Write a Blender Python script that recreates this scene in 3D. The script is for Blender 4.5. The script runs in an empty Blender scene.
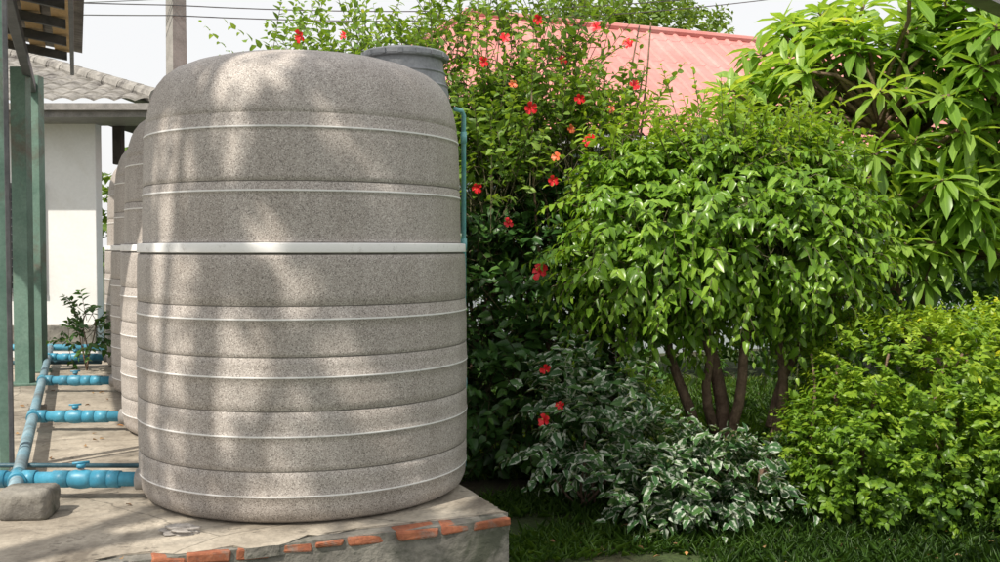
import bpy, math
import numpy as np
from mathutils import Vector
rng=np.random.default_rng(11)
sc=bpy.context.scene
CAMZ=1.53; SLAB=0.35
RX,RY=-0.39,0.92      # tank row direction (going back)
FX,FY=0.92,0.39       # slab front direction (to the right)
SUN=Vector((-.45,-.55,.85)).normalized()

# ---------------------------------------------------------------- utils
def link(o,parent=None):
    sc.collection.objects.link(o)
    if parent: o.parent=parent
    return o
def empty(name):
    e=bpy.data.objects.new(name,None); e.empty_display_size=.1
    return link(e)
class Acc:
    def __init__(s): s.v=[];s.f=[];s.m=[]
    def add(s,v,f,m=0):
        o=len(s.v); s.v+= [tuple(map(float,p)) for p in v]
        s.f+=[tuple(int(i)+o for i in q) for q in f]; s.m+=[m]*len(f)
    def box(s,c,d,ang=0,m=0,tilt=0,jit=0):
        cx,cy,cz=c; dx,dy,dz=[k/2 for k in d]
        ca,sa=math.cos(ang),math.sin(ang); V=[]
        for z in(-1,1):
            for x,y in((-1,-1),(1,-1),(1,1),(-1,1)):
                a=x*dx+rng.uniform(-jit,jit);b=y*dy+rng.uniform(-jit,jit);c2=z*dz+rng.uniform(-jit,jit)+tilt*a
                V.append((cx+a*ca-b*sa,cy+a*sa+b*ca,cz+c2))
        s.add(V,[(3,2,1,0),(4,5,6,7),(0,1,5,4),(1,2,6,5),(2,3,7,6),(3,0,4,7)],m)
    def tube(s,P,R,n=10,m=0,cap=True):
        P=[Vector(p) for p in P]
        if not hasattr(R,'__len__'): R=[R]*len(P)
        V=[];F=[]; ref=None
        for i,p in enumerate(P):
            t=(P[min(i+1,len(P)-1)]-P[max(i-1,0)]).normalized()
            if ref is None:
                ref=Vector((0,0,1)) if abs(t.z)<.9 else Vector((1,0,0))
            a=t.cross(ref).normalized(); b=a.cross(t).normalized(); ref=b
            for k in range(n):
                th=2*math.pi*k/n
                V.append(p+(a*math.cos(th)+b*math.sin(th))*R[i])
        for i in range(len(P)-1):
            for k in range(n):
                k2=(k+1)%n
                F.append((i*n+k,i*n+k2,(i+1)*n+k2,(i+1)*n+k))
        if cap:
            F.append(tuple(range(n))[::-1]); F.append(tuple((len(P)-1)*n+k for k in range(n)))
        s.add(V,F,m)
    def lathe(s,prof,c,n=64,m=0,tags=None):
        V=[]
        for r,z in prof:
            for k in range(n):
                th=2*math.pi*k/n
                V.append((c[0]+r*math.cos(th),c[1]+r*math.sin(th),c[2]+z))
        o=len(s.v); s.v+=V
        for i in range(len(prof)-1):
            for k in range(n):
                k2=(k+1)%n
                s.f.append((o+i*n+k,o+i*n+k2,o+(i+1)*n+k2,o+(i+1)*n+k)); s.m.append(tags[i] if tags else m)
    def build(s,name,mats,parent=None,smooth=False,bevel=0):
        me=bpy.data.meshes.new(name); me.from_pydata(s.v,[],s.f)
        for mt in mats: me.materials.append(mt)
        me.polygons.foreach_set('material_index',s.m)
        if smooth: me.polygons.foreach_set('use_smooth',[True]*len(s.f))
        me.update()
        o=link(bpy.data.objects.new(name,me),parent)
        if bevel:
            b=o.modifiers.new('b','BEVEL'); b.width=bevel; b.segments=2; b.limit_method='ANGLE'
        return o

# ---------------------------------------------------------------- materials
def newmat(name):
    m=bpy.data.materials.new(name); m.use_nodes=True
    nt=m.node_tree; nt.nodes.clear()
    out=nt.nodes.new('ShaderNodeOutputMaterial')
    p=nt.nodes.new('ShaderNodeBsdfPrincipled'); nt.links.new(p.outputs[0],out.inputs[0])
    return m,nt,p,out
def ramp(nt,fac,stops,interp='LINEAR'):
    r=nt.nodes.new('ShaderNodeValToRGB'); r.color_ramp.interpolation=interp
    e=r.color_ramp.elements
    while len(e)<len(stops): e.new(.5)
    for i,(p,c) in enumerate(stops):
        e[i].position=p; e[i].color=(c,c,c,1) if not hasattr(c,'__len__') else (*c,1)
    nt.links.new(fac,r.inputs[0]); return r.outputs[0]
def noise(nt,co,scale,detail=4,rough=.55,dist=0):
    n=nt.nodes.new('ShaderNodeTexNoise'); n.inputs['Scale'].default_value=scale
    n.inputs['Detail'].default_value=detail; n.inputs['Roughness'].default_value=rough
    n.inputs['Distortion'].default_value=dist
    nt.links.new(co,n.inputs['Vector']); return n.outputs['Fac']
def mapping(nt,co,s):
    m=nt.nodes.new('ShaderNodeMapping'); m.inputs['Scale'].default_value=s
    nt.links.new(co,m.inputs[0]); return m.outputs[0]
def mix(nt,f,a,b,mode='MIX'):
    m=nt.nodes.new('ShaderNodeMixRGB'); m.blend_type=mode
    for i,x in zip((0,1,2),(f,a,b)):
        if hasattr(x,'is_output'): nt.links.new(x,m.inputs[i])
        else: m.inputs[i].default_value = x if i==0 else (*x,1)
    return m.outputs[0]
def bump(nt,h,strength,dist,p):
    b=nt.nodes.new('ShaderNodeBump'); b.inputs['Strength'].default_value=strength
    b.inputs['Distance'].default_value=dist
    nt.links.new(h,b.inputs['Height']); nt.links.new(b.outputs[0],p.inputs['Normal'])
def coord(nt):
    return nt.nodes.new('ShaderNodeTexCoord').outputs['Object']

def mat_surface(name,c1,c2,scale=3,rough=.8,c3=None,bs=.3,bd=.01,fine=60,metal=0,fm=.55,crack=0):
    m,nt,p,o=newmat(name); co=coord(nt)
    n1=noise(nt,co,scale,6,.65,.3)
    col=ramp(nt,n1,[(.3,c1),(.7,c2)])
    if c3:
        n2=noise(nt,co,scale*.45,5,.7,.6)
        f=ramp(nt,n2,[(.52,0),(.66,1)]); col=mix(nt,f,col,c3)
    n3=noise(nt,co,fine,3,.6)
    col=mix(nt,fm,col,ramp(nt,n3,[(.3,.55),(.7,1.)]),'MULTIPLY')
    if crack:
        nd=noise(nt,co,3,4,.6)
        v=nt.nodes.new('ShaderNodeTexVoronoi'); v.feature='DISTANCE_TO_EDGE'; v.inputs['Scale'].default_value=crack
        nt.links.new(mix(nt,.12,co,nd,'ADD'),v.inputs['Vector'])
        col=mix(nt,1,col,ramp(nt,v.outputs['Distance'],[(.0,.5),(.008,1)]),'MULTIPLY')
        sp=ramp(nt,noise(nt,co,13,4,.7),[(.60,1),(.68,.5)]); col=mix(nt,.8,col,sp,'MULTIPLY')
    nt.links.new(col,p.inputs['Base Color'])
    p.inputs['Roughness'].default_value=rough; p.inputs['Metallic'].default_value=metal
    bump(nt,mix(nt,.5,n1,n3),bs,bd,p)
    return m

def mat_speckle(name,cols,whitemix=None):
    m,nt,p,o=newmat(name); co=coord(nt)
    v=nt.nodes.new('ShaderNodeTexVoronoi'); v.inputs['Scale'].default_value=300
    nt.links.new(co,v.inputs['Vector'])
    sp=nt.nodes.new('ShaderNodeSeparateColor'); nt.links.new(v.outputs['Color'],sp.inputs[0])
    col=ramp(nt,sp.outputs[0],[(0,cols[0]),(.12,cols[0]),(.22,cols[1]),(.78,cols[1]),(.88,cols[2])],'LINEAR')
    f=noise(nt,co,90,3,.75); col=mix(nt,.35,col,ramp(nt,f,[(.35,.65),(.65,1.25)]),'MULTIPLY')
    st=noise(nt,mapping(nt,co,(7,7,.7)),1,4,.65)
    col=mix(nt,.4,col,ramp(nt,st,[(.3,(.64,.61,.57)),(.6,(1.1,1.1,1.1))]),'MULTIPLY')
    big=noise(nt,co,2.2,4,.6)
    col=mix(nt,.35,col,ramp(nt,big,[(.35,(.76,.73,.69)),(.65,(1.1,1.1,1.1))]),'MULTIPLY')
    if whitemix:
        w=ramp(nt,noise(nt,co,16,4,.8),[(.30,.25),(.44,.93)])
        col=mix(nt,w,col,whitemix)
    nt.links.new(col,p.inputs['Base Color']); p.inputs['Roughness'].default_value=.6
    bump(nt,mix(nt,.5,sp.outputs[0],f),.15,.002,p)
    return m

def mat_leaf(name,dark,mid,light,trans=.35,rough=.42,vari=None):
    m,nt,p,o=newmat(name)
    a=nt.nodes.new('ShaderNodeAttribute'); a.attribute_name='rnd'
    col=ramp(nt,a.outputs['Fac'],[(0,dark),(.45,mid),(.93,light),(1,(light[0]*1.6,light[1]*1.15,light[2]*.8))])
    e=nt.nodes.new('ShaderNodeAttribute'); e.attribute_name='edge'
    rib=ramp(nt,e.outputs['Fac'],[(0,(1.35,1.3,1.3)),(.16,(1,1,1))]); col=mix(nt,1,col,rib,'MULTIPLY')
    if vari:
        co=coord(nt); n=noise(nt,co,30,3,.6)
        s=nt.nodes.new('ShaderNodeMath'); s.operation='MULTIPLY_ADD'
        nt.links.new(e.outputs['Fac'],s.inputs[0]); s.inputs[1].default_value=.36; nt.links.new(n,s.inputs[2])
        f=ramp(nt,s.outputs[0],[(.66,0),(.75,1)])
        col=mix(nt,f,col,vari)
    nt.links.new(col,p.inputs['Base Color']); p.inputs['Roughness'].default_value=rough
    p.inputs['Specular IOR Level'].default_value=.45
    t=nt.nodes.new('ShaderNodeBsdfTranslucent')
    tc=mix(nt,1,col,(1.5,1.35,.55),'MULTIPLY'); nt.links.new(tc,t.inputs[0])
    ms=nt.nodes.new('ShaderNodeMixShader'); ms.inputs[0].default_value=trans
    nt.links.new(p.outputs[0],ms.inputs[1]); nt.links.new(t.outputs[0],ms.inputs[2]); nt.links.new(ms.outputs[0],o.inputs[0])
    return m

M_spk=mat_speckle('tank_granite',((.19,.168,.153),(.405,.366,.337),(.60,.565,.53)))
M_spkw=mat_speckle('tank_line',((.40,.39,.38),(.6,.58,.56),(.72,.70,.68)),(.84,.83,.82))
M_seam=mat_surface('tank_seam_dirt',(.09,.08,.07),(.22,.20,.18),12)
M_lid=mat_surface('lid_grey',(.20,.21,.225),(.33,.345,.365),9,.5)
M_conc=mat_surface('slab_concrete',(.25,.215,.17),(.56,.50,.41),2.3,.9,(.17,.145,.115),.6,.012,45,crack=1.1)
M_conc2=mat_surface('side_concrete',(.14,.13,.115),(.34,.32,.28),6,.95,(.09,.095,.07),.8,.02,30)
M_brick=mat_surface('brick',(.24,.075,.04),(.46,.17,.085),14,.9,(.24,.21,.18),.6,.01,70)
M_pipe=mat_surface('pvc_blue',(.035,.25,.40),(.09,.37,.52),5,.42,(.10,.27,.36),.05,.002,40)
M_pipe2=mat_surface('pvc_faded',(.16,.29,.36),(.27,.40,.46),5,.55,(.13,.16,.17),.1,.002,40)
M_pipet=mat_surface('pvc_teal',(.12,.42,.44),(.25,.55,.55),8,.45)
M_pipedk=mat_surface('pipe_dark',(.02,.07,.10),(.05,.13,.17),8,.5)
M_green=mat_surface('green_steel',(.09,.18,.14),(.18,.29,.235),4,.6,(.13,.13,.10),.1,.003,50)
M_dark=mat_surface('dark_steel',(.045,.05,.055),(.12,.12,.125),6,.5)
M_porchshade=mat_surface('porch_shade_boards',(.05,.042,.036),(.11,.095,.08),6,.8)  # brown boards, darkened to stand in for shade under the porch roof
M_grey=mat_surface('grey_steel',(.2,.19,.18),(.36,.34,.32),8,.5)
M_wood=mat_surface('batten_wood',(.55,.36,.16),(.76,.55,.30),5,.7)
M_wall=mat_surface('plaster_white',(.80,.80,.79),(.88,.88,.87),1.2,.85,(.74,.73,.70),.05,.005,25,fm=.15)
M_wall2=mat_surface('plaster_blue',(.55,.62,.66),(.68,.74,.78),1.5,.85)
M_tile=mat_surface('roof_tile',(.18,.17,.155),(.40,.38,.35),7,.85,(.11,.10,.095),.4,.01,30)
M_red=mat_surface('roof_red_metal',(.60,.22,.195),(.66,.28,.25),1.2,.5,(.62,.32,.29),.05,.003,12,fm=.3)
M_bark=mat_surface('bark',(.12,.075,.05),(.30,.205,.14),14,.9,None,.9,.02,60)
M_twig=mat_surface('twig',(.08,.08,.035),(.18,.15,.08),20,.8)
M_polec=mat_surface('pole_concrete',(.25,.24,.22),(.42,.40,.37),4,.9)
M_wire=mat_surface('wire',(.05,.05,.05),(.08,.08,.08),4,.6)
M_glass,nt,p,o=newmat('window_glass'); p.inputs['Base Color'].default_value=(.02,.025,.03,1); p.inputs['Roughness'].default_value=.15
M_rag=mat_surface('rag_cloth',(.35,.32,.29),(.6,.56,.52),20,.95)
M_dead=mat_leaf('dead_leaf',(.12,.06,.03),(.22,.13,.06),(.35,.22,.10),.1,.8)
M_ficus=mat_leaf('ficus_leaf',(.055,.12,.014),(.145,.29,.026),(.31,.48,.06),.38,.30)
M_sprig=mat_leaf('ficus_young_leaf',(.12,.20,.022),(.23,.38,.04),(.38,.53,.075),.42,.35)
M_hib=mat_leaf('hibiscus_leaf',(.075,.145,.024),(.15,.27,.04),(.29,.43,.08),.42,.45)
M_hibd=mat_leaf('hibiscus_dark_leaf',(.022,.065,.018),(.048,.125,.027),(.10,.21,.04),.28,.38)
M_hedge=mat_leaf('hedge_leaf',(.04,.10,.012),(.16,.295,.025),(.37,.50,.05),.38,.4)
M_plum=mat_leaf('plumeria_leaf',(.10,.20,.03),(.20,.36,.055),(.36,.52,.12),.48,.33)
M_vari=mat_leaf('variegated_leaf',(.02,.065,.02),(.045,.12,.035),(.10,.20,.05),.22,.42,(.46,.51,.42))
M_bg=mat_leaf('background_leaf',(.03,.08,.015),(.06,.15,.025),(.12,.24,.04),.3,.5)
M_far=mat_leaf('far_leaf',(.09,.16,.03),(.15,.25,.05),(.25,.36,.08),.35,.6)
M_grassb=mat_leaf('grass_blade',(.03,.072,.013),(.062,.14,.02),(.12,.22,.035),.4,.5)
M_petal,nt,p,o=newmat('petal_red'); p.inputs['Base Color'].default_value=(.68,.012,.02,1); p.inputs['Roughness'].default_value=.5
M_petal2,nt,p,o=newmat('petal_orange'); p.inputs['Base Color'].default_value=(.72,.16,.06,1); p.inputs['Roughness'].default_value=.5
M_stamen,nt,p,o=newmat('stamen'); p.inputs['Base Color'].default_value=(.75,.35,.08,1)

# ---------------------------------------------------------------- leaves
def nrm(a): return a/np.maximum(np.linalg.norm(a,axis=-1,keepdims=True),1e-9)
def tn(p,s,seed):
    r=np.random.default_rng(seed); o=np.zeros(len(p))
    for i in range(6):
        k=r.normal(size=3)*s; o+=np.sin(p@k+r.uniform(0,6.28))
    return o/3
def raw_mesh(name,V,T,mats,attrs,parent=None,smooth=True,midx=None):
    me=bpy.data.meshes.new(name)
    me.vertices.add(len(V)); me.vertices.foreach_set('co',V.astype(np.float32).ravel())
    me.loops.add(T.size); me.loops.foreach_set('vertex_index',T.astype(np.int32).ravel())
    me.polygons.add(len(T)); me.polygons.foreach_set('loop_start',np.arange(len(T),dtype=np.int32)*3)
    for mt in mats: me.materials.append(mt)
    if midx is not None: me.polygons.foreach_set('material_index',midx.astype(np.int32))
    me.polygons.foreach_set('use_smooth',np.full(len(T),smooth))
    me.update(calc_edges=True)
    for k,a in attrs.items():
        at=me.attributes.new(k,'FLOAT','POINT'); at.data.foreach_set('value',a.astype(np.float32))
    me.validate()
    return link(bpy.data.objects.new(name,me),parent)
def leaves(name,pos,d,L,W,mat,parent=None,fold=.12,droop=.2,rnd=None,simple=False,shape='ovate',flat=.45,upv=None):
    n=len(pos); d=nrm(d)
    up=(np.array([0,0,1.]) if upv is None else upv)+rng.normal(size=(n,3))*flat
    side=nrm(np.cross(d,up)); nn=np.cross(side,d)
    L=np.broadcast_to(L,(n,)); W=np.broadcast_to(W,(n,))
    if simple:
        tp=np.array([[0,0,0],[.45,-.5,fold],[1,0,-droop],[.45,.5,fold]]); tri=np.array([[0,2,1],[0,3,2]])
    elif shape=='lance':
        tp=np.array([[0,0,0],[.35,-.42,fold],[.35,0,0],[.35,.42,fold],[.74,-.46,fold-droop*.5],[.74,0,-droop*.5],[.74,.46,fold-droop*.5],[1,0,-droop]])
    else:
        tp=np.array([[0,0,0],[.28,-.5,fold],[.3,0,0],[.28,.5,fold],[.68,-.36,fold*.7-droop*.45],[.68,0,-droop*.45],[.68,.36,fold*.7-droop*.45],[1,0,-droop]])
    if not simple:
        tri=np.array([[0,2,1],[0,3,2],[1,2,5],[1,5,4],[2,3,6],[2,6,5],[4,5,7],[5,6,7]])
    k=len(tp)
    dr=rng.uniform(.3,1.7,n)
    hh=np.where(tp[None,:,2]<0,tp[None,:,2]*dr[:,None],tp[None,:,2]*np.ones((n,1)))
    V=pos[:,None,:]+d[:,None,:]*(tp[None,:,0]*L[:,None])[...,None]+side[:,None,:]*(tp[None,:,1]*W[:,None])[...,None]+nn[:,None,:]*(hh*L[:,None])[...,None]
    T=tri[None]+ (np.arange(n)*k)[:,None,None]
    if rnd is None: rnd=rng.uniform(0,1,n)
    return raw_mesh(name,V.reshape(-1,3),T.reshape(-1,3),[mat],{'rnd':np.repeat(rnd,k),'edge':np.tile(np.abs(tp[:,1])*2,n)},parent)

TANKS=[(-.965+RX*1.9*i,4.98+RY*1.9*i) for i in range(4)]
C0=(.07,4.37)
def clear(p):
    ok=p[:,2]>.02
    for c in TANKS:
        ok&=~((np.hypot(p[:,0]-c[0],p[:,1]-c[1])<.88)&(p[:,2]<2.75))
    rx=p[:,0]-C0[0]; ry=p[:,1]-C0[1]
    u=rx*FX+ry*FY; w=rx*RX+ry*RY
    ok&=~((u<.02)&(u>-4)&(w>0)&(w<7.6)&(p[:,2]<SLAB+.03))
    return ok
def shell(clumps,seed=1,lump=.16,rmin=.5):
    P=[];U=[]
    for c in clumps:
        cx,cy,cz,rx,ry,rz,n=c[:7]; pw=c[7] if len(c)>7 else 2
        u=nrm(rng.normal(size=(int(n),3)))
        s=u/ (np.sum(np.abs(u)**pw,axis=1,keepdims=True)**(1/pw))
        rr=rmin+(1-rmin)*rng.uniform(0,1,int(n))**.55
        lm=1+lump*tn(u*1.0+np.array([cx,cy,cz]),3.2,seed)+lump*.5*tn(u+cx,8,seed+1)
        P.append(np.array([cx,cy,cz])+s*np.array([rx,ry,rz])*(rr*lm)[:,None])
        U.append(nrm(u/np.array([rx,ry,rz])))
    return np.vstack(P),np.vstack(U)
def bush(parent,clumps,mat,L,W,per=9,tl=.3,outw=.8,up=.2,droop=.35,seed=1,lump=.16,gap=None,rmin=.5,twigs=True,name='leaves',simple=False,ldroop=.2,jit=.45,spread=.9,shape='ovate',flat=.45,clean=True,face=0,drop=.55,hz=None,sun_cuts=None):
    P,U=shell(clumps,seed,lump,rmin)
    if gap is not None:
        k=tn(P,gap[0],seed+5)>gap[1]; P=P[k];U=U[k]
    n=len(P)
    D=nrm(U*outw+np.array([0,0,up])+rng.normal(size=(n,3))*jit)
    TL=tl*rng.uniform(.6,1.3,n)
    t=np.linspace(.12,1,per)
    bend=np.array([0,0,-1.])*droop
    pts=P[:,None,:]+D[:,None,:]*(t[None,:]*TL[:,None])[...,None]+bend[None,None,:]*((t**2)[None,:]*TL[:,None])[...,None]*.6
    tang=nrm(D[:,None,:]+bend*(1.2*t)[None,:,None])
    a=nrm(np.cross(D,np.array([.1,.2,1.])+rng.normal(size=(n,3))*.4)); 
    sgn=np.where(np.arange(per)%2==0,1,-1)
    ld=nrm(tang*.75+a[:,None,:]*(sgn*spread)[None,:,None]+rng.normal(size=(n,per,3))*.28+np.array([0,0,-droop*drop]))
    twr=rng.uniform(0,1,n)
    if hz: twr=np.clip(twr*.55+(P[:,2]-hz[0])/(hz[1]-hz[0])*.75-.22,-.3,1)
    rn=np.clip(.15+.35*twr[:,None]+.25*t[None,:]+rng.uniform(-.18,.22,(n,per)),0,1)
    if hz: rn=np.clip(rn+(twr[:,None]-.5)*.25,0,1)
    pos=pts.reshape(-1,3); dd=ld.reshape(-1,3); rn=rn.reshape(-1)
    size=(1-.45*(t**3))[None,:]*rng.uniform(.7,1.2,(n,per)); size=size.reshape(-1)
    upv=np.repeat(np.array([0,0,1.])+U*face,per,axis=0)
    if sun_cuts:     # crown leaves cut away along sun rays to light chosen points
        k=np.ones(len(pos),bool); sv=np.array(SUN[:]); mid=pos+dd*L*.5
        for (q,r) in sun_cuts:
            v=mid-np.array(q); perp=v-(v@sv)[:,None]*sv[None]
            dist=np.linalg.norm(perp,axis=1)
            rr=r*(1+.30*tn(perp,11,int(r*1000)+7))+.05
            k&=~((dist<rr)&(rng.uniform(0,1,len(pos))>.05))
        pos,dd,rn,size,upv=pos[k],dd[k],rn[k],size[k],upv[k]
    if clean:
        k=clear(pos)&clear(pos+dd*L); pos,dd,rn,size,upv=pos[k],dd[k],rn[k],size[k],upv[k]
    leaves(name,pos,dd,L*size,W*size,mat,parent,droop=ldroop,rnd=rn,simple=simple,shape=shape,flat=flat,upv=upv)
    if twigs:
        A=P-D*TL[:,None]*.5; Bm=pts[:,per//2]; C=pts[:,-1]
        if clean:
            k=clear(A)&clear(C); A,Bm,C,a2=A[k],Bm[k],C[k],a[k]
        else: a2=a
        m=len(A)
        if m:
            r=.0022+.012*L
            b2=nrm(np.cross(a2,C-A))
            V=[]
            for Q,rr in((A,r),(Bm,r*.8),(C,r*.4)):
                for th in(0,2.09,4.19):
                    V.append(Q+(a2*math.cos(th)+b2*math.sin(th))*rr)
            V=np.stack(V,1)
            tri=[]
            for i in(0,3):
                for q in range(3):
                    q2=(q+1)%3; tri+=[[i+q,i+q2,i+3+q2],[i+q,i+3+q2,i+3+q]]
            T=np.array(tri)[None]+(np.arange(m)*9)[:,None,None]
            raw_mesh('twigs',V.reshape(-1,3),T.reshape(-1,3),[M_twig],{},parent)
def stem(acc,a,b,r0,r1,wob=.08,n=7,m=0,sides=8):
    a=np.array(a,float);b=np.array(b,float); L=np.linalg.norm(b-a); P=[];R=[]
    w=rng.normal(size=(2,3))*wob*L
    for i in range(n):
        t=i/(n-1); q=a*(1-t)+b*t+w[0]*math.sin(math.pi*t)+w[1]*math.sin(2*math.pi*t)*.5
        P.append(q);R.append((r0*(1-t)+r1*t)*rng.uniform(.92,1.1))
    acc.tube(P,R,sides,m)
    return P

# ---------------------------------------------------------------- ground
m,nt,p,o=newmat('ground_grass'); co=coord(nt)
n1=noise(nt,co,.9,6,.7,.4); n2=noise(nt,co,30,4,.7)
c=ramp(nt,n1,[(.35,(.07,.055,.03)),(.5,(.05,.075,.02)),(.7,(.07,.12,.025))])
c=mix(nt,.7,c,ramp(nt,n2,[(.3,.4),(.7,1.3)]),'MULTIPLY')
nt.links.new(c,p.inputs['Base Color']); p.inputs['Roughness'].default_value=.95; bump(nt,n2,.8,.03,p)
A=Acc(); A.add([(-150,-60,0),(150,-60,0),(150,240,0),(-150,240,0)],[(0,1,2,3)]); A.build('ground',[m])

def grass(n,x0,x1,y0,y1):
    pos=np.stack([rng.uniform(x0,x1,n),rng.uniform(y0,y1,n),np.zeros(n)],1)
    k=tn(pos*np.array([1,1,0]),2.2,3)>-.85; pos=pos[k]
    rx=pos[:,0]-C0[0]; ry=pos[:,1]-C0[1]; u=rx*FX+ry*FY; w=rx*RX+ry*RY
    pos=pos[~((u<.03)&(w>-.02))]; n=len(pos)
    d=nrm(np.stack([rng.normal(size=n)*.55,rng.normal(size=n)*.55,np.ones(n)],1))
    return pos,d,n
g=empty('lawn_grass')
for (n,x0,x1,y0,y1,h,w) in((34000,-.4,3.6,4.3,7.0,.07,.007),(20000,-1,5,7.0,11.5,.085,.013)):
    pos,d,n=grass(n,x0,x1,y0,y1)
    tone=np.clip(.45+.3*tn(pos,1.6,9)+rng.uniform(-.35,.35,n),0,1)
    leaves('blades',pos,d,h*rng.uniform(.4,1.6,n),w,M_grassb,g,fold=.0,droop=.45,simple=True,rnd=tone)

# ---------------------------------------------------------------- slab
slab=empty('concrete_platform')
ang=math.atan2(FY,FX); nF=math.hypot(FX,FY); fx,fy=FX/nF,FY/nF; rx_,ry_=-fy,fx
def S(u,w,z): return (C0[0]+fx*u+rx_*w, C0[1]+fy*u+ry_*w, z)
A=Acc()
nu,nw=140,60; V=[];F=[]
us=np.linspace(-6,0,nu); ws=np.concatenate([np.linspace(0,.3,16),np.linspace(.34,8,nw-16)])
for j,w in enumerate(ws):
    for i,u in enumerate(us):
        e=.0
        if j<5:
            f=max(0,.95+.6*math.sin(u*3.1+2.2)+.35*math.sin(u*7.3)+.3*math.sin(u*19)+rng.uniform(-.15,.15))
            e=(.088-ws[j])*min(1,f) if ws[j]<.088 else 0
            e=max(0,e)
        uu=u-(rng.uniform(0,.015) if i==nu-1 else 0)
        V.append(S(uu,w+e,SLAB+rng.uniform(-.0015,.0015)-(.006 if (j<1 or i==nu-1) else 0)))
for j in range(len(ws)-1):
    for i in range(nu-1): F.append((j*nu+i,j*nu+i+1,(j+1)*nu+i+1,(j+1)*nu+i))
A.add(V,F,0)
V=[];F=[]
for i in range(nu):
    q=A.v[i]; V.append(q); V.append((q[0],q[1],SLAB-.05))
for i in range(nu-1): F.append((2*i,2*i+1,2*i+3,2*i+2))
A.add(V,F,1)
V=[];F=[]
for j in range(len(ws)):
    q=A.v[j*nu+nu-1]; V.append(q); V.append((q[0],q[1],-.02))
for j in range(len(ws)-1): F.append((2*j,2*j+1,2*j+3,2*j+2))
A.add(V,F,1)
o=A.build('top_layer',[M_conc,M_conc2],slab,smooth=False)
A=Acc()
A.box((S(-3.01,3.98,0)[0],S(-3.01,3.98,0)[1],(SLAB-.058)/2-.01),(5.96,7.94,SLAB-.058+.02),ang,0)
A.build('base_block',[M_conc2],slab)
A=Acc(); u=-.02
while u>-5.6:
    L=.16+rng.uniform(-.05,.04)
    if rng.uniform()<.92:
        dz=rng.uniform(-.008,.004); 
        p_=S(u-L/2,.043+rng.uniform(-.004,.008),SLAB-.025+dz)
        A.box(p_,(L-.004,.088,.038),ang+rng.uniform(-.04,.04),0,jit=.009)
    u-=L+rng.uniform(.006,.022)
A.build('brick_course',[M_brick],slab,bevel=.009)
A=Acc(); q=S(-2.9,.054,SLAB-.035); A.box(q,(5.75,.088,.052),ang,0); A.build('mortar',[M_conc2],slab)

# ---------------------------------------------------------------- tanks
def tank(idx,c):
    e=empty('water_tank')
    base=[(-1.18,.0),(-1.18,.70),(-1.172,.745),(-1.155,.772),(-1.12,.788),(-1.0,.795),(-.5,.797),(-.05,.79),(-.03,.775),(.03,.768),(.3,.763),(.50,.756),(.56,.752),(.61,.745),(.66,.735),(.71,.720),(.755,.700),(.795,.670),(.83,.625),(.862,.555),(.89,.46),(.912,.34),(.93,.2),(.938,.08),(.94,.0)]
    zz=[b[0] for b in base]; rr=[b[1] for b in base]
    grooves=[.575,.285,-.245,-.46,-.69,-.945]; lines=[.515,.245,-.30,-.545,-.795,-1.05]
    feat=[]
    seams=sorted(grooves+[-1.14,0])
    def R(z): return np.interp(z,zz[4:],rr[4:])
    def bulge(z):
        amp=.0015 if z>0 else .0025
        for a,b in zip(seams[:-1],seams[1:]):
            if a<=z<=b: return amp*math.sin(math.pi*(z-a)/(b-a))
        return 0
    for z in grooves:
        r=R(z); d=.0015 if z>.5 else .0028
        feat+=[(z-.007,r,0),(z-.003,r-d,2 if z<.5 else 0),(z+.0015,r-d,0),(z+.006,r+.001,0)]
    for z in lines:
        r=R(z)+bulge(z); feat+=[(z-.008,r,0),(z-.0045,r+.003,1),(z+.0025,r+.0032,0),(z+.008,r,0)]
    feat+=[(-.030,.789,2),(-.024,.780,2),(-.0205,.780,1),(-.020,.7925,1),(-.0185,.7935,1),(-.017,.7938,1),(.0,.7932,1),(.0165,.7925,1),(.018,.792,1),(.0195,.790,1),(.021,.786,1),(.0215,.770,2),(.026,.768,0)]
    md=[]
    for z in np.arange(-1.10,.60,.03):
        if all(abs(z-f[0])>.014 for f in feat): md.append((z,R(z)+bulge(z),0))
    md=sorted(md+feat)
    lo=[(b[0],b[1],0) for b in base[:5]]; 
    hi=[(b[0],b[1],0) for b in base if b[0]>.60]
    al=lo+md+hi
    A=Acc(); A.lathe([(p_[1],p_[0]) for p_ in al],(0,0,CAMZ),112,0,[p_[2] for p_ in al[:-1]])
    A.build('body',[M_spk,M_spkw,M_seam],e,smooth=True)
    A=Acc(); lc=(.46,.36,CAMZ)
    if idx: lc=(.3,.45,CAMZ)
    pr=[(.245,.70),(.235,.80),(.228,.84),(.232,.85),(.222,.86),(.214,.91),(.219,.918),(.208,.93),(.203,.985),(.224,.99),(.228,1.0),(.226,1.02),(.218,1.028),(.17,1.034),(.15,1.045),(.05,1.05),(0,1.05)]
    A.lathe(pr,lc,48)
    for k in range(16):
        th=k*math.pi/8; A.box((lc[0]+.229*math.cos(th),lc[1]+.229*math.sin(th),CAMZ+1.006),(.012,.02,.024),th)
    A.build('manhole_lid',[M_lid],e,smooth=False)
    e.location=(c[0],c[1],0); e.rotation_euler=(0,0,0 if idx==0 else .4*idx)
    return e
for i,c in enumerate(TANKS): tank(i,c)
A=Acc(); A.tube([(-.195,5.38,SLAB),(-.195,5.38,2.24),(-.205,5.36,2.26),(-.24,5.32,2.265)],.0125,12)
for z in(.8,1.55,2.12): A.tube([(-.195,5.38,z-.03),(-.195,5.38,z+.03)],.017,12)
A.build('overflow_pipe',[M_pipet],None,smooth=True)

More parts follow.
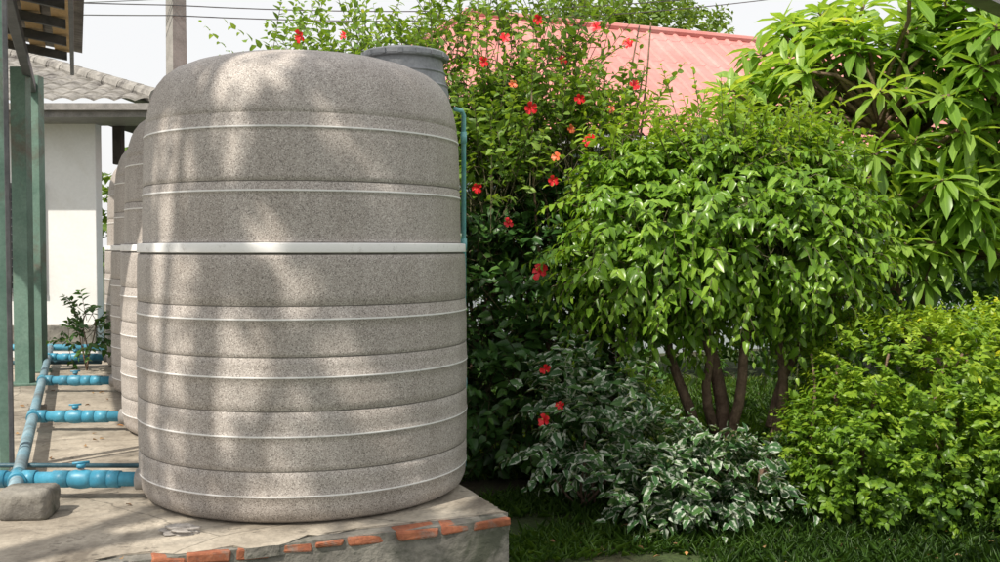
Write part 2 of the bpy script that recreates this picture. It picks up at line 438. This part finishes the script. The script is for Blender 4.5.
# ---------------------------------------------------------------- pipes
pp=empty('water_pipework')
PZ=SLAB+.095
def man(w):
    return np.array([-2.27+RX*w,4.67+RY*w,PZ])
A=Acc()
A.tube([man(-.25),man(7.0)],.032,20,1)
for i,c in enumerate(TANKS):
    w=1.9*i; mp=man(w); y=mp[1]; x1=c[0]-.70
    A.tube([mp,(x1,y+.0,PZ)],.034,20,0)
    d=np.array([1,0,0.])
    L=x1-mp[0]
    A.tube([mp-np.array([RX,RY,0])*.075,mp+np.array([RX,RY,0])*.075],.041,20,0)
    A.tube([mp+d*.03,mp+d*.09],.041,20,0)
    vx=mp+d*(.30 if i==0 else L*.45)
    A.tube([vx-d*.13,vx-d*.055],.040,20,0); A.tube([vx+d*.055,vx+d*.13],.041,20,0)
    A.tube([vx-d*.06,vx-d*.03,vx,vx+d*.03,vx+d*.06],[.036,.043,.046,.043,.036],20,0)
    A.tube([vx,vx+np.array([0,0,.065])],.015,14,3); A.tube([vx+np.array([0,0,.055]),vx+np.array([0,0,.072])],.021,14,0)
    h=vx+np.array([0,0,.077]); A.box(tuple(h),(.075,.016,.010),.5,0); 
    A.tube([np.array([x1-.20,y,PZ]),np.array([x1-.12,y,PZ])],.040,20,0)
    A.tube([np.array([x1-.04,y,PZ]),np.array([x1+.06,y,PZ])],.050,20,3)
A.tube([man(0),man(0)+np.array([-.9,0.02,0])],.034,20,0)
A.tube([man(0)+np.array([-.05,0,0]),man(0)+np.array([-.13,0,0])],.041,20,0)
A.tube([(-3.4,5.02,PZ-.01),(-1.6,5.0,PZ-.01)],.012,12,2)
A.tube([(-6.3,10.9,PZ),(-3.9,10.9,PZ)],.035,16,0)
A.tube([(-6.3,9.6,PZ-.03),(-3.9,9.75,PZ-.03)],.02,12,2)
o=A.build('pipes',[M_pipe,M_pipe2,M_pipedk,M_grey],pp)
for f in o.data.polygons: f.use_smooth = len(f.vertices)==4
A=Acc()
for w in(.5,2.6,4.4):
    q=man(w); A.box((q[0],q[1],SLAB+.03),(.12,.1,.06),.4,0,jit=.008)
A.build('pipe_blocks',[M_conc2],pp,bevel=.006)
def blob(name,c,r,mat,seed,parent=None,sub=4,amp=.12,fr=4,pw=2):
    import bmesh
    bm=bmesh.new(); bmesh.ops.create_icosphere(bm,subdivisions=sub,radius=1)
    co=np.array([v.co[:] for v in bm.verts]); nz=tn(co,fr,seed)*amp+tn(co,fr*3,seed+1)*amp*.4
    co=co/(np.sum(np.abs(co)**pw,axis=1,keepdims=True)**(1/pw))
    for v,k,cc in zip(bm.verts,nz,co): v.co=Vector((cc[0]*r[0]*(1+k),cc[1]*r[1]*(1+k),max(cc[2],-.9)*r[2]*(1+k)))+Vector(c)
    me=bpy.data.meshes.new(name); bm.to_mesh(me); bm.free(); me.materials.append(mat)
    for f in me.polygons: f.use_smooth=True
    return link(bpy.data.objects.new(name,me),parent)
blob('concrete_footing',(-2.08,4.38,SLAB+.06),(.11,.10,.07),M_conc2,5,amp=.05,fr=3,pw=7)
blob('crumpled_rag',(-1.32,4.11,SLAB+.012),(.07,.045,.022),M_rag,9,amp=.35,fr=5)

# ---------------------------------------------------------------- shelter with green posts
sh=empty('green_steel_shelter')
A=Acc()
def beam(a,b,w,h,m):
    a=Vector(a);b=Vector(b);d=(b-a); ang_=math.atan2(d.y,d.x); t=d.z/max(math.hypot(d.x,d.y),1e-6)
    c=(a+b)/2; A.box(tuple(c),(math.hypot(d.x,d.y),w,h),ang_,m,tilt=t)
A.box((-4.10,8.6,SLAB+1.36),(.13,.11,2.72),.0,0); A.box((-4.10,8.6,SLAB+.01),(.24,.2,.02),.4,0)
A.box((-4.39,9.5,SLAB+1.40),(.11,.12,2.8),.0,0); A.box((-4.39,9.5,SLAB+.01),(.22,.2,.02),.4,0)
A.box((-2.64,5.3,SLAB+1.35),(.05,.05,2.7),.4,0)
A.box((-2.575,5.24,SLAB+1.5),(.025,.025,3.0),.4,1)
beam((-2.60,5.2,3.06),(-5.35,11.7,3.02),.07,.09,1)
LW=3.5
beam((-2.32,5.45,3.10),(-2.32+RX*LW,5.45+RY*LW,3.09),.03,.15,1)
for k in range(6):
    w=.1+k*.66; a=(-2.36+RX*w,5.45+RY*w,3.16)
    beam(a,(a[0]-1.9*FX,a[1]-1.9*FY,3.44),.04,.07,1)
for k in range(10):
    u=.04+k*.19; a=(-2.36-u*FX,5.45-u*FY,3.215+.147*u)
    beam(a,(a[0]+RX*LW,a[1]+RY*LW,3.215+.147*u),.12,.02,2)
A.build('frame',[M_green,M_dark,M_wood],sh,bevel=.004)
A=Acc(); V=[];F=[]; n=150
for i in range(n+1):
    w=-.1+(LW+.2)*i/n; dz=.018*math.sin(w*2*math.pi/.1)
    for u in(-.12,2.1): V.append((-2.36+RX*w-u*FX,5.45+RY*w-u*FY,3.262+.147*u+dz))
for i in range(n): F.append((2*i,2*i+2,2*i+3,2*i+1))
A.add(V,F); A.build('roof_sheet',[M_grey],sh,smooth=True)

# ---------------------------------------------------------------- white house
hs=empty('white_house')
A=Acc()
A.box((-7.2,12.5,1.58),(4.4,.2,3.16),0,0)
A.box((-3.95,14.8,1.58),(1.35,.15,3.16),0,3)  # porch back wall, the roof's shade put into its dark colour
A.box((-4.9,12.9,2.85),(.12,.12,.5),0,3)
A.box((-4.6,13.8,3.13),(1.0,3.3,.03),0,3)
A.box((-7.2,12.37,.45),(4.4,.05,.25),0,2)
A.build('walls',[M_wall,M_wall2,M_conc2,M_porchshade],hs,bevel=.01)
A=Acc()
A.box((-6.5,11.78,3.14),(5.0,.04,.16),0,0); A.box((-4.05,13.6,3.14),(.04,3.6,.16),0,0)
A.box((-6.5,12.2,3.07),(4.9,.8,.02),0,0)
A.box((-6.5,11.71,3.17),(5.1,.09,.08),0,1)
A.build('fascia_gutter',[M_grey,M_grey],hs)
A=Acc()
A.box((-6.12,12.39,1.65),(.9,.03,1.25),0,0)
for k in range(12): A.box((-6.12,12.36,1.1+k*.1),(.8,.05,.012),0,1)
for x in(-6.57,-5.67): A.box((x,12.375,1.65),(.06,.06,1.3),0,1)
for z in(1.0,2.3): A.box((-6.12,12.37,z),(.96,.07,.06),0,1)
A.build('window',[M_glass,M_dark],hs)
A=Acc()
per_=.24; nx=int(5.2/per_*8); rows=16
x1r=-4.0; y0r=11.68; z0r=3.24; slope=.36
def roofz(y): return z0r+(y-y0r)*slope
for r in range(rows):
    y_a=y0r+r*.27; y_b=y_a+.30
    V=[];F=[]
    for i in range(nx+1):
        x=x1r-5.2*i/nx; wv=.035*abs(math.sin(math.pi*(x1r-x)/per_))
        hip=y0r+(x1r-x)*.95+.1
        ya=min(y_a,hip); yb=min(y_b,hip)
        V+=[(x,ya,roofz(ya)+wv+.022),(x,yb,roofz(yb)+wv),(x,ya,roofz(ya)+wv-.004)]
    for i in range(nx):
        F+=[(3*i,3*i+3,3*i+4,3*i+1),(3*i,3*i+2,3*i+5,3*i+3)]
    A.add(V,F)
for k in range(14):
    t=k*.3; a=(x1r-t,y0r+.05+t*.95,roofz(y0r+t*.95)+.05); b=(a[0]-.32,a[1]+.30,a[2]+.12)
    A.tube([a,b],[.10,.085],10)
A.add([(x1r,y0r,z0r),(x1r,y0r+8,z0r),(x1r-4.2,y0r+4,roofz(y0r+4))],[(0,1,2)])
A.build('tiled_roof',[M_tile],hs)
A=Acc(); A.lathe([(0,.0),(.27,0),(.29,.03),(.29,.3),(.30,.32),(.29,.34),(.29,.6),(.30,.62),(.29,.64),(.29,.88),(.27,.9),(0,.9)],(-4.62,12.9,.0),28); A.build('blue_drum',[M_pipe],None)

# ---------------------------------------------------------------- utility pole and wires
up=empty('utility_pole'); A=Acc()
A.tube([(-4.5,14,0),(-4.5,14,8.6)],[.17,.12],4); A.box((-4.5,14,7.9),(1.8,.12,.12),.3,0)
for dx in(-.8,-.3,.3,.8): A.tube([(-4.5+dx,14+dx*.3,7.96),(-4.5+dx,14+dx*.3,8.15)],[.05,.03],8)
A.build('pole',[M_polec],up)
A=Acc()
def wire(a,b,sag,r=.008):
    P=[]
    for i in range(25):
        t=i/24; q=np.array(a)*(1-t)+np.array(b)*t; q=q-np.array([0,0,4*sag*t*(1-t)]); P.append(q)
    A.tube(P,r,5)
wire((-14,13.2,5.35),(-4.5,13.85,4.86),.12); wire((-4.5,13.85,4.86),(10,18,7.0),.5)
wire((-14,13.2,5.15),(-4.5,13.85,4.72),.15); wire((-4.5,13.85,4.72),(10,20,7.3),.5)
wire((-14,13.0,5.0),(-4.5,13.85,4.95),.2,.006)
A.build('wires',[M_wire],up)

# ---------------------------------------------------------------- red roofed building
rb=empty('red_roof_building')
O=np.array([-.55,16.0]); dF=np.array([fx,fy]); dP=np.array([-rx_,-ry_])
ZR,ZE,RUN=5.24,3.08,3.0
A=Acc(); V=[];F=[]
ts=[];t=-3.2
while t<15:
    ts+=[(t,0),(t+.03,.035),(t+.07,.035),(t+.10,0)]; t+=.27
for (t,h) in ts:
    vt=1.0 if t>0 else max(0,1+t/3.2)
    for v in(0,1):
        q=RUN*(1-vt*v); z=ZE+(ZR-ZE)*(1-q/RUN)
        xy=O+dF*t+dP*q; V.append((xy[0],xy[1],z+h))
for i in range(len(ts)-1): F.append((2*i,2*i+2,2*i+3,2*i+1))
A.add(V,F,0)
def pt(t,q,z): xy=O+dF*t+dP*q; return (xy[0],xy[1],z)
A.add([pt(0,0,ZR),pt(15,0,ZR),pt(15,-RUN,ZE),pt(-3.2,-RUN,ZE)],[(0,1,2,3)],0)
A.add([pt(0,0,ZR),pt(-3.2,-RUN,ZE),pt(-3.2,RUN,ZE)],[(0,1,2)],0)
A.tube([pt(0,0,ZR+.03),pt(15,0,ZR+.03)],.07,8,0); A.tube([pt(0,0,ZR+.02),pt(-3.2,RUN,ZE+.03)],.05,8,0)
A.build('red_metal_roof',[M_red],rb)
A=Acc()
q=pt(5.9,0,1.5); A.box((q[0],q[1],1.5),(17.4,5.0,3.0),ang,0)
q=pt(5.9,RUN-.03,ZE-.1); A.box(q,(18.2,.03,.18),ang,1)
q=pt(5.9,RUN-.3,ZE-.19); A.box(q,(18.1,.5,.02),ang,1)
for t in(-1,2,5,8,11):
    q=pt(t,2.52,1.7); A.box(q,(1.3,.06,1.1),ang,2); 
    for s_ in(-.65,0,.65):
        q=pt(t+s_,2.56,1.7); A.box(q,(.06,.05,1.2),ang,1)
A.build('walls_windows',[M_wall2,M_wall,M_glass],rb)

# ---------------------------------------------------------------- overhead beam
ob=empty('overhead_steel_beam'); A=Acc()
beam((-2.2,.08,2.575),(4.6,6.69,2.575),.05,.06,0); beam((-2.2,.08,2.54),(4.6,6.69,2.54),.09,.008,0)
A.box((-2.2,.08,1.25),(.08,.08,2.5),.77,0); A.box((4.6,6.69,1.25),(.08,.08,2.5),.77,0)
A.build('beam',[M_grey],ob)

# ---------------------------------------------------------------- plants
fc=empty('ficus_tree'); A=Acc()
base=(1.36,6.45,0)
for (b,r0,r1) in(((1.30,6.35,1.1),.055,.035),((1.05,6.3,1.3),.042,.02),((1.62,6.3,1.2),.045,.02)):
    stem(A,(base[0]+rng.uniform(-.04,.04),base[1]+rng.uniform(-.03,.03),0),b,r0,r1,.05)
stem(A,(1.66,6.25,0),(1.75,6.3,1.0),.045,.03,.04); stem(A,(1.70,6.27,.4),(2.05,6.4,1.3),.03,.015,.06); stem(A,(1.38,6.4,.35),(1.18,6.2,1.1),.035,.02,.06)
stem(A,(1.3,6.35,1.0),(1.3,6.5,2.0),.03,.01,.1); stem(A,(1.75,6.3,.95),(1.7,6.5,1.9),.028,.01,.1); stem(A,(1.05,6.3,1.25),(.8,6.2,1.8),.02,.008,.1)
A.build('trunks',[M_bark],fc,smooth=True)
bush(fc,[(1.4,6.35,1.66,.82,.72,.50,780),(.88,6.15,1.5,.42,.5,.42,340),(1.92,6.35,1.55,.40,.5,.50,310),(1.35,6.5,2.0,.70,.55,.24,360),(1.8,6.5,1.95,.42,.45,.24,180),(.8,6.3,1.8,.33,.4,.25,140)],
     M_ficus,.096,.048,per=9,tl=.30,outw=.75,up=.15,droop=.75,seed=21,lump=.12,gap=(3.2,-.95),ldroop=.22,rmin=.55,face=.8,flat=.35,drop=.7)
bush(fc,[(1.4,6.4,2.12,.85,.5,.2,190)],M_sprig,.08,.034,per=10,tl=.30,outw=.4,up=.8,droop=.2,seed=22,lump=.3,name='sprigs')

hb=empty('hibiscus_bush'); A=Acc()
for k in range(22):
    b=(rng.uniform(-.5,.8),rng.uniform(6.9,7.4)); tp_=(b[0]+rng.normal()*.25,b[1]+rng.normal()*.2,rng.uniform(2.2,3.1))
    stem(A,(b[0],b[1],0),tp_,.018,.005,.04,n=9,sides=6)
for k in range(7):
    stem(A,(-1.2+rng.normal()*.2,7.6,0),(-1.4+rng.normal()*.3,7.4,rng.uniform(2.7,2.95)),.018,.005,.04,n=9,sides=6)
A.build('stems',[M_bark],hb,smooth=True)
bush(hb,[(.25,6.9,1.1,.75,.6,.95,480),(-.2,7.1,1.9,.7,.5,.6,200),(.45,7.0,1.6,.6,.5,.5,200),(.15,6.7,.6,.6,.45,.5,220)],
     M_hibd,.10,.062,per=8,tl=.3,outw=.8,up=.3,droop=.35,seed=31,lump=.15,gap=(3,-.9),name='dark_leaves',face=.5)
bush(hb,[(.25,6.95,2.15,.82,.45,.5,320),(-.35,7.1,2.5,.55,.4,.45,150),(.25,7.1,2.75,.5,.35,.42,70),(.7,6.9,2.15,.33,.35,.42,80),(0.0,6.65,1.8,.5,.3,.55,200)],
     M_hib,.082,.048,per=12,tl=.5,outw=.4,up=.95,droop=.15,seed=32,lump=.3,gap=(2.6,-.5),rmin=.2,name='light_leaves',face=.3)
bush(hb,[(-1.4,7.45,2.75,.45,.3,.42,62),(-.9,7.4,2.8,.4,.3,.4,44),(.45,7.0,3.1,.5,.3,.3,24),(-.35,7.2,2.95,.35,.3,.4,36)],
     M_hib,.078,.044,per=12,tl=.5,outw=.3,up=1.0,droop=.1,seed=33,lump=.3,rmin=.1,name='top_sprays')
A=Acc()
def flower(c,d,s=.045,mi=0):
    d=Vector(d).normalized(); a=d.cross(Vector((0,0,1))).normalized(); b=a.cross(d)
    c=Vector(c)
    for k in range(5):
        th=2*math.pi*k/5+rng.uniform(-.2,.2); s1=s*rng.uniform(.8,1.1); ph=rng.uniform(.0,.35)
        r=a*math.cos(th)+b*math.sin(th); tt=-a*math.sin(th)+b*math.cos(th)
        V=[c, c+r*s1*.5-tt*s1*.33+d*s1*(.33+ph), c+r*s1*.55+d*s1*(.28+ph), c+r*s1*.5+tt*s1*.33+d*s1*(.33+ph),
           c+r*s1*.95-tt*s1*.42+d*s1*(.50+ph), c+r*s1*1.1+d*s1*(.33+ph*.5), c+r*s1*.95+tt*s1*.42+d*s1*(.35+ph)]
        A.add(V,[(0,1,2),(0,2,3),(1,4,5,2),(2,5,6,3)],mi)
    A.tube([c,c+d*s*1.1,c+d*s*1.5+Vector((0,0,s*.1))],[s*.06,s*.05,s*.04],6,0)
    A.tube([c+d*s*1.15,c+d*s*1.5+Vector((0,0,s*.1))],[s*.1,s*.1],6,1)
fl=[((.245,6.05,1.385),.05),((.57,6.25,2.20),.042),((.19,6.4,2.42),.04),((-.14,6.3,1.91),.034),((.36,6.3,2.10),.034),((.245,5.5,.58),.036),((.25,5.55,.86),.03),
    ((.86,6.5,2.58),.038),((-1.38,7.0,3.0),.045),((.85,6.6,2.86),.038),((.52,6.5,2.5),.034),((.08,6.6,2.60),.03),((.4,6.6,2.76),.034),((.03,6.5,2.88),.034),((.34,5.5,.66),.028),((.45,6.5,2.3),.03),
    ((-1.08,7.0,3.0),.034),((.62,6.5,2.95),.036),((-.1,6.6,2.75),.034),((.25,6.5,3.0),.032),((.72,6.5,2.42),.03),((.05,6.1,1.68),.03),((.33,6.2,1.95),.03)]
for i,(c,s) in enumerate(fl): flower(c,(rng.normal()*.7-.1,-1,rng.uniform(-.4,.5)),s,2 if i in(4,11,15,20) else 0)
A.build('flowers',[M_petal,M_stamen,M_petal2],hb,smooth=True)

vs=empty('variegated_shrub'); A=Acc()
for k in range(14):
    x0=rng.uniform(.45,1.35); stem(A,(x0,5.8,0),(x0+rng.normal()*.12,5.65+rng.normal()*.1,rng.uniform(.25,.5)),.010,.004,.04,sides=6)
A.build('stems',[M_bark],vs,smooth=True)
bush(vs,[(.58,5.75,.44,.34,.3,.32,110),(1.02,5.45,.26,.36,.26,.24,120),(.42,5.9,.66,.20,.25,.2,36),(1.32,5.5,.22,.25,.22,.19,55),(.8,5.35,.2,.3,.2,.17,45)],
     M_vari,.10,.055,per=7,tl=.24,outw=.8,up=.4,droop=.4,seed=41,lump=.3,rmin=.3,face=.4,flat=.6,twigs=False)

hd=empty('clipped_hedge'); A=Acc()
for k in range(18):
    x=rng.uniform(1.9,4.2); stem(A,(x,6.0,0),(x+rng.normal()*.15,5.95,.9),.02,.008,.06,sides=6)
A.build('stems',[M_bark],hd,smooth=True)
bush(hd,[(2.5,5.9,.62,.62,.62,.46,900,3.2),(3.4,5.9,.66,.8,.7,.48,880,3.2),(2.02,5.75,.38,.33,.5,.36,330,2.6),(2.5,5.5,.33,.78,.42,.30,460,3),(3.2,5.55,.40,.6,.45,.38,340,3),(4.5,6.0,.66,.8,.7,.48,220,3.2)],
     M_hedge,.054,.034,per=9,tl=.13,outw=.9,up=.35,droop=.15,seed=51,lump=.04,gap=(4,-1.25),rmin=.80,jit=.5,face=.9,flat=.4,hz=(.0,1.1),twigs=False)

pl=empty('plumeria_tree'); A=Acc()
hub=np.array([3.25,7.6,1.5]); stem(A,(3.3,7.7,0),hub,.09,.07,.04,sides=10)
hub2=np.array([2.7,7.7,1.7]); stem(A,(3.25,7.65,.6),hub2,.06,.045,.08)
P1,_=shell([(2.95,7.4,2.5,1.3,.8,.95,120),(3.4,7.1,1.8,.7,.6,.6,52),(2.25,7.7,2.85,.6,.6,.5,32),(3.5,7.2,3.0,.8,.7,.6,66)],5,.15,.4)
P1=P1[(P1[:,2]>1.15)]
subs=[]
for k in range(12):
    q=np.array([rng.uniform(2.1,3.9),rng.uniform(7.1,8.0),rng.uniform(1.9,2.7)]); h=hub if abs(q[0]-hub[0])<abs(q[0]-hub2[0]) else hub2
    stem(A,h,q,.05,.025,.06,n=6); subs.append(q)
subs.append(hub);subs.append(hub2); subs=np.array(subs)
pos=[];dd=[];rn=[];LL=[]
for q in P1:
    j=np.argmin(np.linalg.norm(subs-q,axis=1)+ (subs[:,2]>q[2])*.3)
    stem(A,subs[j],q,.02,.012,.08,n=5,sides=6)
    ax=nrm(nrm(q-subs[j])+np.array([0,-.25,.6])); a=nrm(np.cross(ax,[.3,.2,.9])); b=np.cross(ax,a)
    nl=rng.integers(12,18); tone=rng.uniform(-.1,.35)
    for i in range(nl):
        th=i*2.4+rng.uniform(-.2,.2); el=.1+.85*(i/nl)+rng.uniform(-.15,.15)
        d=ax*math.sin(el)+(a*math.cos(th)+b*math.sin(th))*math.cos(el)
        pos.append(q-ax*.06*(1-i/nl)); dd.append(d+np.array([0,0,-.2])); rn.append(np.clip(.3+.35*i/nl+tone+rng.uniform(-.1,.1),0,.97)); LL.append(rng.uniform(.23,.36)*(1-.35*i/nl))
LL=np.array(LL)
leaves('leaves',np.array(pos),np.array(dd),LL,LL*.29,M_plum,pl,fold=.05,droop=.25,rnd=np.array(rn),shape='lance',flat=.2)
A.build('branches',[M_bark],pl,smooth=True)

bs=empty('background_shrubs')
cl=[]
for x in np.arange(-.2,9.5,.8):
    cl.append((x,11.4+.25*x+rng.uniform(-.2,.2),1.05+rng.uniform(-.1,.15),.75,.5,1.15+rng.uniform(-.1,.2),100))
bush(bs,cl,M_bg,.18,.09,per=8,tl=.4,seed=61,lump=.15,droop=.3,simple=True,twigs=False,rmin=.65)
ms=empty('garden_shrub')
bush(ms,[(3.3,8.2,1.0,.9,.5,.7,230),(4.3,8.1,1.3,1.0,.6,1.0,200),(3.3,9.3,1.8,1.2,.6,1.1,180),(2.45,7.6,1.15,.4,.35,.6,120)],M_bg,.12,.06,per=8,tl=.36,seed=71,lump=.2,droop=.3,rmin=.6,twigs=False)

dt=empty('distant_tree'); A=Acc(); stem(A,(3.9,31,0),(3.9,31,6),.3,.2,.03)
for k in range(8): stem(A,(3.9,31,4.5),(3.9+rng.normal()*2,31+rng.normal()*1.2,7+rng.uniform(-.5,.8)),.14,.05,.06)
A.build('trunk',[M_bark],dt,smooth=True)
bush(dt,[(3.0,31,7.5,2.2,2,1.25,300),(5.0,31,7.6,1.9,2,1.3,280),(1.8,31,7.2,1.2,1.5,1.0,130)],M_far,.30,.15,per=9,tl=.8,seed=81,lump=.12,simple=True,twigs=False,rmin=.6,clean=False)
dl=empty('distant_trees')
cl=[(x,60+rng.uniform(-4,4),3.0,4.5,3,4+rng.uniform(-.8,1),80) for x in np.arange(-70,75,6)]
bush(dl,cl,M_far,1.0,.6,per=8,tl=1.6,seed=82,simple=True,twigs=False,rmin=.7,clean=False)

sp=empty('small_shrub')
bush(sp,[(-3.98,9.6,.72,.22,.15,.28,34)],M_hibd,.085,.05,per=8,tl=.22,up=.5,seed=91,rmin=.1,lump=.2,name='leaves',clean=False)
A=Acc()
for k in range(4): stem(A,(-3.98,9.6,SLAB),(-3.98+rng.normal()*.1,9.6,.9),.008,.003,.05,sides=5)
A.build('stems',[M_bark],sp)

# tall shade tree behind the camera: unseen, crown carved to place sun patches on the tank
st=empty('shade_tree'); A=Acc()
stem(A,(-5.4,-.6,0),(-5.0,0.0,6.6),.20,.12,.02,sides=12)
for k in range(7): stem(A,(-5.0,0.,6.3),(-4.5+rng.normal()*.8,.6+rng.normal()*.6,8.1+rng.uniform(-.6,.8)),.05,.012,.08)
A.build('trunk',[M_bark],st,smooth=True)
SUN_AIMS=[((-1.03,4.42,2.24),.17),((-1.16,4.27,2.02),.08),((-1.40,4.47,1.72),.13),((-1.42,4.47,1.45),.09),((-1.38,4.42,1.14),.15),((-1.02,4.2,.98),.11),((-1.24,4.3,.84),.11),((-.62,4.3,1.95),.06),((-.75,4.25,1.2),.06),((-1.45,4.5,.66),.08),((-.45,4.4,.7),.07),((-1.0,4.2,1.6),.05)]  # tank points picked to be sunlit; the crown is cut open toward them
bush(st,[(-4.2,.75,7.55,1.15,1.0,.75,420),(-4.2,.8,8.3,1.0,.9,.9,330),(-5.0,.45,8.6,1.05,1.0,1.0,240)],M_bg,.13,.075,per=9,tl=.40,seed=104,lump=.15,rmin=.1,gap=(2.0,-.95),droop=.3,simple=True,twigs=False,name='crown',sun_cuts=SUN_AIMS)

n=110
u=rng.uniform(-3.6,-.05,n); w=rng.uniform(.02,5,n)
pos=np.array([S(a,b,SLAB+.006) for a,b in zip(u,w)])
n2=260; pos2=np.stack([rng.uniform(.2,3.6,n2),rng.uniform(4.5,7,n2),np.full(n2,.03)],1)
k=np.ones(n,bool)
for c in TANKS: k&=np.hypot(pos[:,0]-c[0],pos[:,1]-c[1])>.83
pos=np.vstack([pos[k],pos2]); th=rng.uniform(0,6.28,len(pos))
d=np.stack([np.cos(th),np.sin(th),rng.uniform(0,.25,len(pos))],1)
leaves('fallen_leaves',pos,d,.045*rng.uniform(.5,1.3,len(pos)),.02,M_dead,None,fold=.15,droop=.1)

# ---------------------------------------------------------------- light
s=SUN
el=math.asin(s.z)
ld=bpy.data.lights.new('sun','SUN'); ld.energy=5.0; ld.angle=math.radians(.5); ld.color=(1,.93,.82)
lo=link(bpy.data.objects.new('sun',ld)); lo.rotation_euler=s.to_track_quat('Z','Y').to_euler(); lo.location=(-5,-5,10)
w=bpy.data.worlds.new('World'); sc.world=w; w.use_nodes=True; nt=w.node_tree; nt.nodes.clear()
out=nt.nodes.new('ShaderNodeOutputWorld'); bg=nt.nodes.new('ShaderNodeBackground'); bg.inputs[1].default_value=.13
sk=nt.nodes.new('ShaderNodeTexSky'); sk.sky_type='NISHITA'; sk.sun_disc=False; sk.sun_elevation=el; sk.sun_rotation=math.atan2(s.x,s.y)%(2*math.pi); sk.dust_density=4; sk.air_density=1.0
mx=nt.nodes.new('ShaderNodeMixRGB'); mx.inputs[0].default_value=.85; mx.inputs[2].default_value=(8.2,8.15,8.1,1)
nt.links.new(sk.outputs[0],mx.inputs[1]); nt.links.new(mx.outputs[0],bg.inputs[0]); nt.links.new(bg.outputs[0],out.inputs[0])

cd=bpy.data.cameras.new('camera'); cd.lens=36; cd.sensor_width=36; cd.clip_end=1000; cd.clip_start=.05
co_=link(bpy.data.objects.new('camera',cd)); co_.location=(0,0,CAMZ); co_.rotation_euler=(math.radians(90-1.89),0,0)
sc.camera=co_
sc.view_settings.view_transform='Standard'; sc.view_settings.look='None'; sc.view_settings.exposure=0
